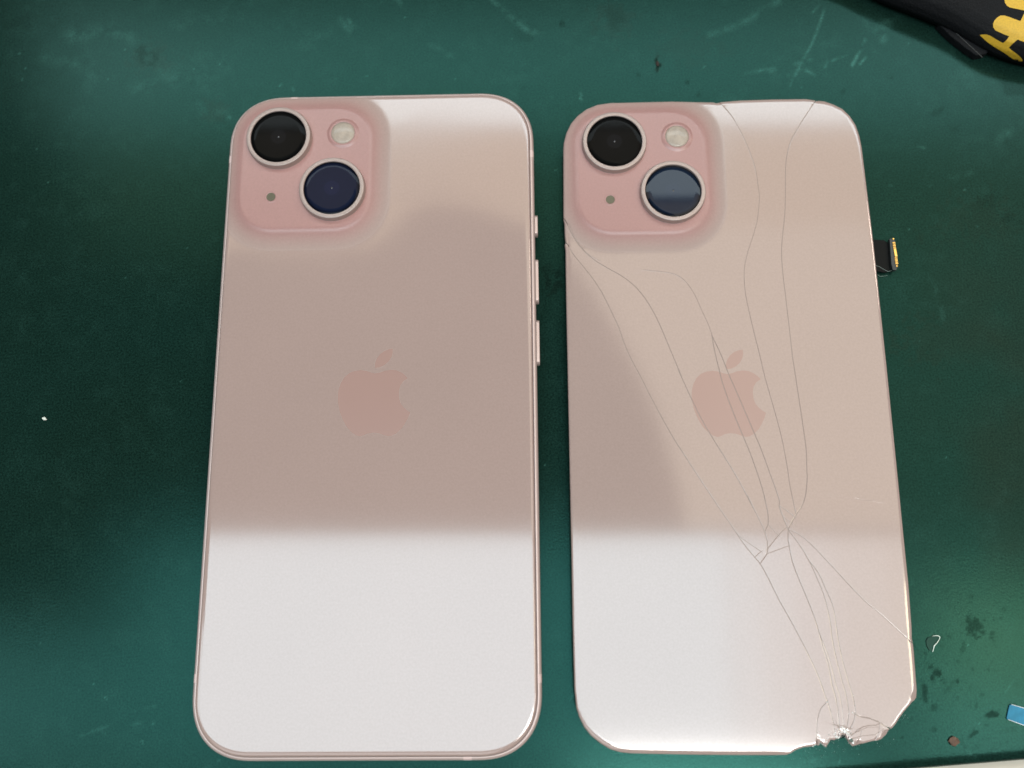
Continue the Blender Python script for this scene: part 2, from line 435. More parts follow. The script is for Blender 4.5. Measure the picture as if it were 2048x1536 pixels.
LOGO=[resample(logo_poly(BODY),.5,True),resample(logo_poly(LEAF),.5,True)]

# ------------------------------------------------------------------ bench top and mat (the setting)
m_table=M('table_laminate',(0.55,0.50,0.42),.5,noise=.06,nscale=3)
prism('table_top',[(-900,-700),(900,-700),(900,700),(-900,700)],-30,-3.0,m_table)['kind']='structure'
def noise2(x,y,s,seed):
    r=np.random.default_rng(seed); G=r.random((257,257)); u=x/s+100.3; v=y/s+77.7
    i=np.floor(u).astype(int);j=np.floor(v).astype(int);fu=smooth01(u-i);fv=smooth01(v-j);i%=256;j%=256
    return (G[i,j]*(1-fu)*(1-fv)+G[i+1,j]*fu*(1-fv)+G[i,j+1]*(1-fu)*fv+G[i+1,j+1]*fu*fv)
def fbm(x,y,s,seed,o=4): return sum(noise2(x,y,s/2**k,seed+k)*.5**k for k in range(o))/sum(.5**k for k in range(o))
e0=at(1939,1533);e1=at(2048,1524); SL=(e1[1]-e0[1])/(e1[0]-e0[0]); VE=e0[1]-SL*e0[0]
xs=np.concatenate([np.linspace(-520,-132,14),np.arange(-130,146,.36),np.linspace(150,520,14)])
vs=np.concatenate([VE+np.array([0,.25,.6,1.0,1.6,2.4]),np.arange(VE+3,VE+222+20,.36),np.linspace(VE+250,VE+640,14)])
ez=np.zeros(len(vs)); ez[:5]=[-1.6,-.8,-.35,-.12,-.02]
XX,VV=np.meshgrid(xs,vs); YY=VV+SL*XX; ZZ=np.repeat(ez[:,None],len(xs),1)
nx,ny=len(xs),len(vs)
ii=np.arange((nx-1)*(ny-1)); r_=ii//(nx-1); c_=ii%(nx-1); a_=r_*nx+c_
quads=np.stack([a_,a_+1,a_+1+nx,a_+nx],1)
co=np.stack([XX.ravel(),YY.ravel(),ZZ.ravel()],1)
# skirt down to the table
nb=len(co); border=list(range(nx))+[k*nx+nx-1 for k in range(1,ny)]+[(ny-1)*nx+k for k in range(nx-2,-1,-1)]+[k*nx for k in range(ny-2,0,-1)]
sk=co[border].copy(); sk[:,2]=-3.0; co=np.concatenate([co,sk]); L=len(border)
sq=np.array([(nb+i,nb+(i+1)%L,border[(i+1)%L],border[i]) for i in range(L)])
quads=np.concatenate([quads,sq])
me=bpy.data.meshes.new('work_mat'); me.vertices.add(len(co)); me.vertices.foreach_set('co',(co*S).ravel())
me.loops.add(quads.size); me.loops.foreach_set('vertex_index',quads.ravel())
me.polygons.add(len(quads)); me.polygons.foreach_set('loop_start',np.arange(len(quads))*4)
me.polygons.foreach_set('use_smooth',np.ones(len(quads),bool))
me.update(calc_edges=True)
px,py=proj(co[:,0],co[:,1],co[:,2]*0)
N1=fbm(co[:,0],co[:,1],2.2,11); N2=fbm(co[:,0],co[:,1],.9,31,2); N3=fbm(co[:,0],co[:,1],12,51,4)
dark=np.zeros(len(co)); light=np.zeros(len(co)); brown=np.zeros(len(co))
def blob(arr,x,y,rx,ry,amt,rot=0,rough=.8,soft=.5):
    q=(np.abs(px-x)<3*max(rx,ry))&(np.abs(py-y)<3*max(rx,ry)); u=px[q]-x;v=py[q]-y; c,s=cos(rot),sin(rot)
    d=np.hypot((u*c+v*s)/rx,(-u*s+v*c)/ry)+(N2[q]-.5)*rough*3.0+(N1[q]-.5)*rough*1.8
    arr[q]=np.maximum(arr[q],amt*smooth01((1-d)/soft+.5))
def stroke(arr,pts,w,amt,rough=1.0):
    A=[np.array(p,float) for p in pts[:-1]];B=[np.array(p,float) for p in pts[1:]]
    P=np.array(pts); q=(px>P[:,0].min()-4*w)&(px<P[:,0].max()+4*w)&(py>P[:,1].min()-4*w)&(py<P[:,1].max()+4*w)
    d,_=segdist(A,B,px[q],py[q]); k=np.clip((N1[q]-.32)*2.6,0,1)*rough+(1-rough)
    arr[q]=np.maximum(arr[q],amt*np.clip(1-d/w,0,1)**1.3*k)
for a in [(1315,127,5,10,1,0),(1125,50,6,6,.5,0),(1376,165,4,5,.5,0),(1110,566,15,17,.9,0),(1098,540,10,14,.5,0),(1955,1258,22,16,.75,.5),(1980,1275,12,10,.6,0),
    (1873,1348,13,8,.85,-.3),(1858,1334,9,7,.6,0),(1850,1390,5,20,.75,-.1),(1872,1415,8,6,.5,0),(1985,1428,13,5,.9,.05),(1984,1322,4,4,.8,0),(1915,1361,3,6,.8,-.3),(1915,1338,6,4,.5,0),
    (1948,1468,8,6,.7,0),(1803,1474,4,2,1,0),(1898,1378,4,3,.4,0),(1975,1310,5,4,.5,0),(1927,1295,3,9,.4,0),(1778,158,6,5,.6,0),(2020,440,22,9,.35,.5),(1975,400,20,14,.25,.3),(1874,222,10,4,.35,-.5),(1908,260,14,6,.25,0),(1685,183,7,4,.4,-.3),
    (290,110,18,14,.35,0),(300,125,8,7,.3,0),(222,893,3,12,.45,-.35),(280,1215,2,7,.6,.3),(190,1016,4,3,.5,0),(25,1081,3,3,.6,0),(8,827,3,2,.6,0),(60,45,60,10,.2,0),(1398,186,5,4,.4,0),(1230,35,14,16,.25,0),(1050,70,20,14,.2,0),(2035,180,30,14,.4,0),(1840,1590,30,20,.3,0)]:
    blob(dark,a[0],a[1],a[2],a[3],a[4],a[5])
for k in range(120):
    x,y=rng.uniform(1800,2048),rng.uniform(1180,1530)
    blob(dark,x,y,rng.uniform(2,5),rng.uniform(1.5,4),rng.uniform(.15,.45),rng.uniform(0,3))
for k in range(70):
    x,y=rng.uniform(0,2048),rng.uniform(0,1536)
    blob(dark,x,y,rng.uniform(1.5,3.5),rng.uniform(1.5,3),rng.uniform(.2,.5),rng.uniform(0,3))
for k in range(170):
    x,y=rng.uniform(0,2048),rng.uniform(0,1536)
    blob(light,x,y,rng.uniform(.9,1.9),rng.uniform(.9,1.6),rng.uniform(.15,.55),rng.uniform(0,3))
for pts,wd,am in [([(1005,22),(1030,42),(1062,66),(1085,60)],9,.30),([(1655,0),(1640,45),(1625,85),(1607,120),(1590,150),(1578,178)],5,.42),
    ([(1560,0),(1520,25),(1480,48),(1420,70)],12,.22),([(1490,146),(1530,140),(1580,130),(1610,128)],6,.32),([(1540,143),(1585,128),(1625,118)],5,.3),
    ([(1665,121),(1690,110),(1696,107)],4,.75),([(1705,130),(1715,110),(1725,95),(1730,80)],6,.7),([(1720,128),(1732,115)],5,.5),([(1650,135),(1655,122)],4,.45),
    ([(1770,50),(1765,85),(1750,95)],14,.28),([(1735,40),(1755,60),(1775,45)],16,.22),([(1612,140),(1628,150)],5,.45),([(1640,8),(1625,25)],4,.3),
    ([(680,40),(700,60),(705,50)],13,.22),([(695,35),(702,46)],5,.6),([(795,0),(815,18)],9,.3),([(985,0),(1015,30)],9,.35),([(900,110),(925,125)],14,.15),([(860,90),(885,100)],9,.18),
    ([(150,70),(210,60),(260,75)],24,.16),([(270,175),(330,165),(420,150)],20,.16),([(60,110),(150,128)],20,.12),
    ([(160,1472),(200,1458),(240,1440),(275,1420),(310,1412)],4.5,.34),([(200,1455),(210,1468)],4,.3),([(262,1450),(280,1445)],6,.2),
    ([(585,176),(588,182)],4,.6),([(1159,183),(1163,190)],3.5,1),([(1160,196),(1164,200)],3.5,.7),([(458,234),(461,237)],3,.8),([(563,168),(560,172)],3,.6),
    ([(1835,292),(1850,296)],5,.3),([(1855,367),(1860,372)],5,.5),([(1780,370),(1783,372)],4,.4),([(1922,350),(1900,360),(1945,345)],9,.16),([(1953,452),(1956,454)],3,1),([(1836,207),(1843,206)],2.5,.6),([(2000,280),(2048,230)],22,.25),
    ([(1860,560),(1880,600),(1885,640)],10,.16),([(1822,1155),(1825,1170)],3,.4),([(1937,1505),(1955,1516)],4,.35),([(1967,1500),(1975,1507)],4,.4),([(1640,1517),(1600,1530)],8,.3),([(2010,1385),(2040,1345)],4,.15),
    ([(1190,1490),(1200,1500)],3,.5),([(1150,1385),(1140,1400)],3,.35),([(1114,1336),(1120,1325)],2.5,.4),([(210,1395),(214,1398)],3,.7),([(305,1446),(307,1448)],3,.6),([(436,1519),(440,1522)],3,.7)]:
    stroke(light,pts,wd,am)
blob(brown,1315,128,6,11,1,0); blob(brown,300,118,40,26,.35); blob(brown,430,225,26,20,.35); blob(brown,1230,40,34,34,.3)
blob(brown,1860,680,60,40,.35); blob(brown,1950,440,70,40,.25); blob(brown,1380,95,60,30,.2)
q_=np.clip((px-1780)/200,0,1)*np.clip((py-350)/300,0,1)*np.clip((1420-py)/150,0,1); brown=np.maximum(brown,.55*q_*np.clip((N3-.25)*2,0,1))  # warm sheen on the mat's right side, painted into its brown tone
light+=(.16*np.clip((N3-.54)*4,0,1)*(py<240)+.05)*np.clip((N1-.35)*2.2,0,1)*np.clip((fbm(co[:,0],co[:,1],5,91)-.3)*2,0,1)
ca=me.color_attributes.new('marks_and_sheen','FLOAT_COLOR','POINT')
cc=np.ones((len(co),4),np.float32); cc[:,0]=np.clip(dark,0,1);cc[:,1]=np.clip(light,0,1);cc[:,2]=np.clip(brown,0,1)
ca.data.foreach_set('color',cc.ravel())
mm=bpy.data.materials.new('green_rubber_mat'); mm.use_nodes=True; nt=mm.node_tree; b=nt.nodes['Principled BSDF']
nd=nt.nodes.new; lk=nt.links.new
tc=nd('ShaderNodeTexCoord'); att=nd('ShaderNodeAttribute'); att.attribute_name='marks_and_sheen'; sx=nd('ShaderNodeSeparateColor'); lk(att.outputs['Color'],sx.inputs[0])
n1=nd('ShaderNodeTexNoise'); n1.inputs['Scale'].default_value=.28; n1.inputs['Detail'].default_value=5; lk(tc.outputs['Object'],n1.inputs['Vector'])
cr=nd('ShaderNodeValToRGB'); cr.color_ramp.elements[0].position=.3; cr.color_ramp.elements[0].color=(0.0064,0.0200,0.0145,1)
cr.color_ramp.elements[1].position=.7; cr.color_ramp.elements[1].color=(0.0064,0.0225,0.0175,1); lk(n1.outputs['Fac'],cr.inputs[0])
def mix(fac,a_in,colb):
    m=nd('ShaderNodeMix'); m.data_type='RGBA'; lk(fac,m.inputs[0]); lk(a_in,m.inputs[6]); m.inputs[7].default_value=(*colb,1); return m.outputs[2]
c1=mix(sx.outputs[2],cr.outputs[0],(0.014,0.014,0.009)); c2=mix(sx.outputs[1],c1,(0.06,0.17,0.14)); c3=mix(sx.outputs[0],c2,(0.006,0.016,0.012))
n4=nd('ShaderNodeTexNoise'); n4.inputs['Scale'].default_value=24; n4.inputs['Detail'].default_value=3; lk(tc.outputs['Object'],n4.inputs['Vector'])
mr=nd('ShaderNodeMapRange'); mr.inputs[1].default_value=.3;mr.inputs[2].default_value=.7;mr.inputs[3].default_value=.55;mr.inputs[4].default_value=1.5; lk(n4.outputs['Fac'],mr.inputs[0])
vm=nd('ShaderNodeVectorMath'); vm.operation='SCALE'; lk(c3,vm.inputs[0]); lk(mr.outputs[0],vm.inputs['Scale']); lk(vm.outputs[0],b.inputs['Base Color'])
b.inputs['Roughness'].default_value=.15; b.inputs['IOR'].default_value=1.29; b.inputs['Specular Tint'].default_value=(.25,1,.84,1)
n5=nd('ShaderNodeTexNoise'); n5.inputs['Scale'].default_value=20; n5.inputs['Detail'].default_value=4; n5.inputs['Roughness'].default_value=.65; lk(tc.outputs['Object'],n5.inputs['Vector'])
bp=nd('ShaderNodeBump'); bp.inputs['Strength'].default_value=.2; bp.inputs['Distance'].default_value=.008; lk(n5.outputs['Fac'],bp.inputs['Height']); lk(bp.outputs[0],b.inputs['Normal'])
ms=nd('ShaderNodeMapRange'); ms.inputs[3].default_value=.5; ms.inputs[4].default_value=.12; lk(sx.outputs[0],ms.inputs[0]); lk(ms.outputs[0],b.inputs['Specular IOR Level'])
me.materials.append(mm); mo=bpy.data.objects.new('work_mat',me); C.objects.link(mo); mo['kind']='structure'

# ------------------------------------------------------------------ camera parts, shared by both backs
def camera_parts(T, zp, tilts=(None,None), blue=m_lens_blue, black=m_lens_black, lens_pos=((-23.2,61.6),(-10.35,48.62))):
    for k,(x,y) in enumerate(lens_pos):
        r=lathe('lens_ring',[(7.85,-.25),(7.62,-.08),(7.5,.1),(7.5,1.05),(7.44,1.3),(7.36,1.45),(7.25,1.5),(6.6,1.5),(6.5,1.47),(6.43,1.38),(6.4,.9)],m_ring,T,x,y,zp)
        g=lathe('lens_glass',[(6.42,-.25),(6.39,-.05),(6.3,0),(5.0,.0),(2.0,.0),(.02,0)],(black,blue)[k],r,0,0,0,cap=True,seg=72)
        g.location=(x*S,y*S,(zp+1.3)*S)
        if tilts[k]: g.rotation_euler=tilts[k]
        lathe('lens_element',[(.26,-.01),(.2,.03),(.1,.06),(.01,.07)],m_dome,r,x,y,zp+1.295,seg=24,cap=True)
    f=lathe('flash',[(3.9,-.05),(3.5,.10),(3.15,.28),(2.95,.30),(2.75,.2)],m_glassp,T,-8.5,62.85,zp,seg=64)
    [f.data.attributes.new(q_,'FLOAT','POINT').data.foreach_set('value',[{'plateau':1.0,'fillet':.5}[q_]]*len(f.data.vertices)) for q_ in ('plateau','fillet')]
    lathe('flash_diffuser',[(2.78,.12),(2.6,.3),(2.2,.42),(1.3,.52),(.5,.55),(.02,.55)],m_flash,f,-8.5,62.85,zp,seg=48,cap=True)
    mi=lathe('microphone',[(1.5,-.03),(1.35,.05),(1.08,.04),(1.0,-.05)],m_glassp,T,-24.6,47.25,zp,seg=40)
    [mi.data.attributes.new(q_,'FLOAT','POINT').data.foreach_set('value',[{'plateau':1.0,'fillet':.5}[q_]]*len(mi.data.vertices)) for q_ in ('plateau','fillet')]
    lathe('grille',[(1.03,.02),(.6,.02),(.02,.02)],m_mic,mi,-24.6,47.25,zp,seg=32,cap=True)
m_glassp=m_glass; m_dome=M('lens_dome',(0.03,0.03,0.034),.12,coat=.6)

# ------------------------------------------------------------------ the intact phone
T=thing('smartphone','intact pink smartphone lying face down, its back uncracked, at the left','smartphone',FP.x,FP.y,0,FP.t)
HW,HH,R0=35.8,73.8,13.2
def ring(d,z): return [(x,y,z) for x,y in rrect(HW-d,HH-d,R0-d)]
loft('screen',[ring(1.5,.02),ring(.7,.15),ring(.55,.5),ring(.55,.9)],m_screen,T)
loft('frame',[ring(.55,.5),ring(.25,.75),ring(.08,1.1),ring(0,1.7),ring(0,5.9),ring(.05,6.4),ring(.2,6.75),ring(.42,6.98),ring(.68,7.08),ring(.88,7.06),ring(.93,6.95),ring(.95,6.5)],m_frame,T,False)
loft('seam',[ring(.90,6.6),ring(.92,6.86),ring(1.12,6.86),ring(1.3,6.8)],m_seam,T,False)
gl=[(x,y) for x,y in rrect(HW-1.02,HH-1.02,R0-1.02,step=3)]
build_glass(gl,[],LOGO,7.8,(m_glass,m_logo),T,'logo','back_glass')
# thin etched outline of the logo
for lg in LOGO:
    P=[(p[0],p[1],7.803) for p in lg]; P.append(P[0])
    tube('logo_outline',P,.035,m_logo_rim,T,seg=4)
camera_parts(T,8.8)
def band(side,c,wd=1.7):
    pr=[(0,1.7),(0,5.9),(.05,6.4),(.2,6.75),(.42,6.98),(.68,7.08),(.88,7.06)]; V=[];F=[]
    for s in (-1,1):
        for d,z in pr:
            e=-.02
            if side=='R': V.append((HW-d-e,c+s*wd/2,z+.02))
            if side=='L': V.append((-HW+d+e,c+s*wd/2,z+.02))
            if side=='T': V.append((c+s*wd/2,HH-d-e,z+.02))
            if side=='B': V.append((c+s*wd/2,-HH+d+e,z+.02))
    n=len(pr)
    for k in range(n-1): F.append((k,k+1,n+k+1,n+k))
    o=mesh_obj('antenna_band',V,F,m_band,T,True)
for sd,px_,py_ in (('R',1083,1357),('L',386,1357),('R',1067,307),('L',457,319),('B',935,1523),('T',589,195)):
    q=FP.loc(px_,py_,7.0); band(sd,q[0] if sd in 'TB' else q[1])
for y0,y1 in ((432,474),(520,608),(641,731)):
    a=FP.loc(1071,y0,4.2)[1]; c=FP.loc(1073,y1,4.2)[1]; h=abs(a-c)/2; yc=(a+c)/2; r=.9
    P=[]
    for i in range(13): an=pi*i/12; P.append((yc+h-r+r*sin(an), 4.1+1.25*cos(an)))
    for i in range(13): an=pi+pi*i/12; P.append((yc-h+r+r*sin(an), 4.1+1.25*cos(an)))
    V=[];F=[];n=len(P)
    for xx,sc_ in ((HW-.3,1),(HW+.5,1),(HW+.62,.96),(HW+.68,.86)):
        V+=[(xx,yc+(p[0]-yc)*(1-(1-sc_)*.15),4.1+(p[1]-4.1)*sc_) for p in P]
    for k in range(3):
        for i in range(n): F.append((k*n+i,k*n+(i+1)%n,(k+1)*n+(i+1)%n,(k+1)*n+i))
    F.append(tuple(3*n+i for i in range(n)))
    mesh_obj('side_button',V,F,m_frame,T,True)

# ------------------------------------------------------------------ the cracked back
B=thing('phone_back_panel','loose pink phone back panel with cracked glass and a broken lower right corner','phone back panel',FB.x,FB.y,0,FB.t)
ZB=4.0
OUT=[(1149,1379),(1146.6,1298),(1145.3,1240),(1141.3,1030),(1137,820),(1132.5,602),(1131,500),(1129.5,489),(1131.2,484),(1129.6,470),(1129,447),(1127,437),(1126.6,297),(1127.7,284),(1133,264),(1142,246),(1155,231),(1173,217.6),(1195,208.7),(1221.7,205),(1266,204),(1343,202),(1427,203.2),(1434,205),(1441,202.8),(1480,199.4),(1546,197.3),(1613,196.5),(1631,199.2),(1635,201),(1638,199.2),(1650,201.2),(1668,207.6),(1686,216.4),(1701,231),(1712.4,248.5),(1720,270.7),(1724.6,293),(1737,394),(1749,492),(1774,726),(1797.7,960),(1808,1065),(1818.5,1168),(1825,1255),(1825.5,1279),(1827.5,1286),(1829.5,1305),(1833.6,1360),(1835.3,1380),(1834.5,1396),(1829.6,1402),(1825,1405),(1820,1411),(1810,1422.5),(1800,1436),(1792.5,1448),(1785.7,1456.7),(1777,1461.5),(1775,1469),(1763,1479),(1755,1482),(1747.6,1482.5),(1726,1488),(1706.6,1493.8),(1700.7,1488),(1695,1479),(1691,1471),(1687,1470),(1681,1473),(1677,1478),(1669,1481.5),(1662,1480),(1660,1484),(1656.8,1489),(1653.8,1496),(1648,1493),(1642,1486),(1640,1492),(1632,1491),(1624.5,1493.8),(1607,1495.7),(1593,1500.6),(1581.6,1507.5),(1573.7,1510.8),(1558,1511.4),(1480,1511.4),(1400,1510.8),(1300,1509),(1262,1508),(1240,1505.5),(1220.9,1499.8),(1201.3,1488),(1181.8,1472.4),(1168,1454.8),(1158.4,1435),(1152.5,1415.8)]
bl=lambda x,y:FB.loc(x,y,ZB)
OUTL=[bl(*p) for p in OUT]
z3=lambda L:[(1100+x/3.84,420+y/3.84) for x,y in L]
z4=lambda L:[(1340+x/3.84,660+y/3.84) for x,y in L]
z2=lambda L:[(1480+x/3.84,960+y/3.84) for x,y in L]
z1=lambda L:[(1480+x/5.12,1360+y/5.12) for x,y in L]
z0=lambda L:[(1600+x/10.24,1420+y/10.24) for x,y in L]
zt=lambda L:[(1480+x/4.5175,160+y/4.5175) for x,y in L]
CR=[]
def crack(P,w=.17,c=.11): CR.append((w*.85,c*.55,[bl(*p) for p in P]))
crack(z3([(105,235),(135,262),(170,330),(250,430),(330,530),(400,640),(470,780),(530,910),(560,1000),(620,1140),(700,1290),(780,1450)])+z4([(10,805),(90,930),(200,1100),(300,1250),(400,1400),(480,1515)])+z2([(15,470),(60,530),(120,600),(155,640),(200,720),(300,920),(400,1100),(500,1290),(600,1500)])+z1([(870,150),(900,225),(945,380),(965,490),(978,590),(985,640)]))
crack(z3([(100,50),(135,110),(160,170),(220,270),(320,370),(420,435),(520,490),(610,550),(700,640),(780,760),(850,900),(930,1090),(1010,1280)])+z4([(60,300),(160,520),(250,700),(350,870),(440,1010),(540,1180),(640,1370)])+z2([(60,125),(90,190),(150,310),(190,400),(210,470),(213,530),(205,570),(155,638)]),.16)
crack(z3([(140,95),(165,150),(200,230),(280,330),(380,390)]),.07,.07)
crack(z3([(720,460),(860,475),(960,495),(1030,540),(1100,630),(1160,760),(1220,890)])+z4([(322,45)]),.10,.08)
crack(z4([(322,45),(335,130),(370,280),(410,430),(480,620),(550,790),(620,960),(690,1160),(730,1300)])+z2([(185,130),(212,250),(215,340),(190,395)]),.18)
crack(z4([(322,45),(390,190),(450,340),(530,520),(620,730),(700,920),(770,1110),(840,1310)])+z2([(300,200),(340,310),(370,378)]),.18)
crack([(1432,199),(1438.7,204),(1458.6,226),(1476,253),(1493,288),(1508.8,330),(1515.4,366),(1518.7,394.6),(1515,436.7),(1506.6,470),(1498,495.5),(1490.6,524),(1488,550),(1490.6,586.7),(1498,623)]+z4([(640,0),(690,200),(730,370),(790,580),(840,760),(880,940),(910,1120)])+z2([(375,0),(400,130),(430,262)]),.14)
crack(zt([(715,145),(690,180),(600,310),(520,440),(460,550),(430,650),(412,770),(410,950),(405,1200),(385,1400)])+[(1563,500),(1565,540),(1572,600),(1579,660)]+z4([(940,200),(970,400),(1000,600),(1025,770),(1045,920),(1050,1080)])+z2([(515,0),(500,130),(470,210),(430,265),(400,320),(372,372)]),.18)
for L in ([(312,206),(350,230),(422,287)],[(345,292),(398,335)],[(225,352),(260,390),(295,425)],[(374,506),(290,535),(208,566)],[(163,546),(120,586)]): crack(z2(L),.13,.09)
crack(z2([(372,372),(350,365),(290,430),(212,528)]),.16)
crack(z2([(5,440),(60,480),(163,548)]),.11,.08)
crack(z2([(370,375),(368,450),(378,510),(400,620),(440,730),(490,850),(540,970),(580,1080),(610,1180),(640,1290),(680,1420)])+z1([(945,50),(975,150),(1000,280),(1010,400),(1018,480),(1010,560)]),.17)
crack(z2([(608,1176),(660,1300),(700,1420)])+z1([(985,50),(1020,150),(1045,280),(1055,400),(1058,480),(1050,600)]),.13)
crack(z2([(372,385),(430,460),(490,550),(540,640),(590,750),(640,870),(670,980),(695,1100),(710,1220),(740,1370)])+z1([(1050,20),(1080,120),(1105,250),(1115,330),(1095,480),(1075,600)]),.16)
crack(z2([(542,635),(600,710),(660,840),(710,960),(735,1080),(755,1230),(790,1390)])+z1([(1112,20),(1150,140),(1175,260),(1180,340),(1165,420),(1130,500),(1110,600)]),.15)
crack(z2([(378,385),(440,410),(520,470),(620,570),(740,700),(860,830),(960,930),(1080,1030),(1190,1130),(1310,1240)])+[(1832,1290)],.13,.09)
crack(z1([(1178,345),(1230,375),(1330,395),(1420,430),(1520,490),(1600,540)]),.22,.12)
crack(z1([(895,218),(830,290),(795,400),(785,520),(790,650),(805,710)]),.15)
crack(z0([(1060,520),(1100,490),(1180,400),(1280,345),(1400,320),(1560,310),(1640,270)]),.12,.08)
crack(z0([(1200,440),(1300,385),(1400,350),(1600,350)]),.05,.05)
crack(z2([(885,140),(960,155),(1010,160)]),.04,.05)
for L in ([(985,430),(1000,480),(1035,520)],[(1075,470),(1100,520),(1130,545)],[(1120,560),(1180,540),(1230,505)],[(1160,600),(1260,570),(1380,560),(1450,520)],[(1200,640),(1230,590),(1240,530)],[(1390,600),(1420,540),(1430,460)],[(800,560),(830,620),(860,670)]): crack(z1(L),.07,.06)
crack(z1([(960,460),(1010,465),(1060,475),(1100,490),(1140,500)]),.12)
LOGO2=[[p+np.array((-.15,0.05)) for p in lg] for lg in LOGO]
build_glass(OUTL,CR,LOGO2,ZB,(m_glass2,m_logo),B,'logo','glass_shard',tilt=.0008,sharp=lambda X,Y: smooth01((X-bl(1566,1500)[0])/1.5)*smooth01((bl(1830,1394)[1]-Y)/2))
# backing sheet seen down the cracks, and the dark mid plate that lifts the panel off the mat
def inset_poly(P,d,step=1.5):
    ow=np.array(resample(P,step,True)); OB_=np.roll(ow,-1,0); t=np.roll(ow,-1,0)-np.roll(ow,1,0); t/=np.linalg.norm(t,axis=1)[:,None]+1e-9
    ar=np.sum(ow[:,0]*OB_[:,1]-OB_[:,0]*ow[:,1]); sg=1 if ar>0 else -1
    q=ow+np.stack([-t[:,1],t[:,0]],1)*sg*d; dd,_=segdist(ow,OB_,q[:,0],q[:,1]); return [tuple(v) for v in q[(dd>d*.97)&inside([tuple(o) for o in ow],q[:,0],q[:,1])]]
prism('glass_backing',inset_poly(OUTL,.75),ZB-.95,ZB-.035,m_groove,B)
prism('mid_plate',inset_poly(OUTL,3.0),0.03,ZB-.96,m_black,B)
camera_parts(B,ZB+1.0,tilts=(None,(radians(-2.6),radians(.2),0)),blue=m_lens_blue2,lens_pos=((-23.3,61.3),(-10.2,48.65)))
# flex tab with its board connector
fx=lambda x,y,z=1.6:tuple(FB.loc(x,y,z))
prism('flex_cable',[fx(1730,476),fx(1771,478),fx(1779,484),fx(1784,535),fx(1778,542),fx(1770,543),fx(1757,540),fx(1730,536)],.6,.9,m_flex,B,bevel=.08)
cn=prism('connector',[fx(1778.5,478),fx(1785,476),fx(1790,482),fx(1795.5,535),fx(1792,541),fx(1785,540),fx(1782,528)],.7,1.75,m_plug,B,bevel=.12)
def pinbar(P0,P1,wd):
    a=np.array(fx(*P0));c=np.array(fx(*P1));t=(c-a)/np.linalg.norm(c-a);n=np.array((-t[1],t[0]))*wd/2
    return [tuple(a+n),tuple(c+n),tuple(c-n),tuple(a-n)]
for k in range(5):
    y=486+k*3.1; x=1784.8+k*.45; prism('pin',pinbar((x-.8,y),(x+4.4,y+.4),.2),1.7,1.95,m_gold,cn)
for k in range(5):
    y=516.5+k*2.9; x=1789.0+k*.42; prism('pin',pinbar((x-.8,y),(x+4.4,y+.4),.2),1.7,1.95,m_gold,cn)
prism('pin',pinbar((1788.6,499.5),(1791.2,514),.55),1.7,1.95,m_gold,cn)
for x,y in ((1785.4,478.8),(1792.4,533)): prism('pin',pinbar((x-1,y-1),(x+1,y+1),.3),1.7,2.0,m_gold,cn)
# crushed glass at the broken corner
def powder(name,mat,n,pts,spread,zf,size):
    V=[];F=[]
    for k in range(n):
        x,y=random.choice(pts); c=FB.loc(x+random.gauss(0,spread),y+random.gauss(0,spread*.7),ZB); z=zf(c)
        r0=size*random.uniform(.4,1.3); a=random.random()*6; b=len(V)
        for i in range(3): V.append((c[0]+r0*cos(a+2.1*i),c[1]+r0*sin(a+2.1*i),z))
        V.append((c[0]+random.uniform(-.5,.5)*r0,c[1]+random.uniform(-.5,.5)*r0,z+r0*random.uniform(.5,1.2)))
        F+=[(b,b+1,b+3),(b+1,b+2,b+3),(b+2,b,b+3)]
    return mesh_obj(name,V,F,mat,B,False)
pw=powder('glass_powder',m_chip,260,[(1668,1472),(1678,1468),(1690,1463),(1697,1470),(1655,1478),(1703,1478),(1640,1484),(1706,1430),(1765,1462)],6,lambda c:ZB-.05,.085); pw['kind']='stuff'
gd_=thing('glass_dust','fine white glass dust scattered on the mat below the broken corner','glass dust',FB.x,FB.y,0,FB.t); B_=B; B=gd_
pw=powder('dust_grains',m_chip,90,[(1680,1500),(1640,1515),(1600,1520),(1720,1505),(1780,1490),(1820,1440)],13,lambda c:.02,.06); pw['kind']='stuff'; B=B_
chips=[]
def chip(px_,py_,r,z,mat=m_chip,n=6,h=.25):
    c=FB.loc(px_,py_,ZB); V=[];a0=random.random()*6
    P=[(c[0]+r*random.uniform(.5,1.1)*cos(a0+2*pi*i/n),c[1]+r*random.uniform(.5,1.1)*sin(a0+2*pi*i/n)) for i in range(n)]
    V=[(p[0],p[1],z-h) for p in P]+[(p[0]*.9+c[0]*.1,p[1]*.9+c[1]*.1,z+random.uniform(-.06,.08)) for p in P]+[(c[0],c[1],z+random.uniform(.02,.2))]
    F=[(i,(i+1)%n,n+(i+1)%n,n+i) for i in range(n)]+[(n+i,n+(i+1)%n,2*n) for i in range(n)]+[tuple(range(n-1,-1,-1))]
    mesh_obj('glass_chip',V,F,mat,B,False)
for x,y,r in ((1690,1462,.55),(1694,1466,.4),(1697,1469,.35),(1684,1455,.3),(1688,1457,.28),(1673,1474,.38),(1677,1475,.33),(1680,1472,.25),(1671,1466,.2),(1693,1459,.25),(1699,1462,.2),(1702,1466,.22),(1668,1468,.2),(1675,1459,.2),(1683,1465,.25),(1679,1462,.18),
              (1636,1470,.2),(1637,1464,.15),(1638,1476,.18),(1654,1404,.22),(1707,1391,.15),(1710,1410,.15),(1705,1425,.25),(1708,1428,.15),(1662,1463,.16),(1658,1470,.2),(1656,1477,.2),(1654,1484,.18),(1650,1491,.18),(1646,1489,.15),(1642,1481,.18),(1640,1475,.15),(1630,1490,.2),(1626,1492,.18)):
    chip(x,y,r,ZB+.02)
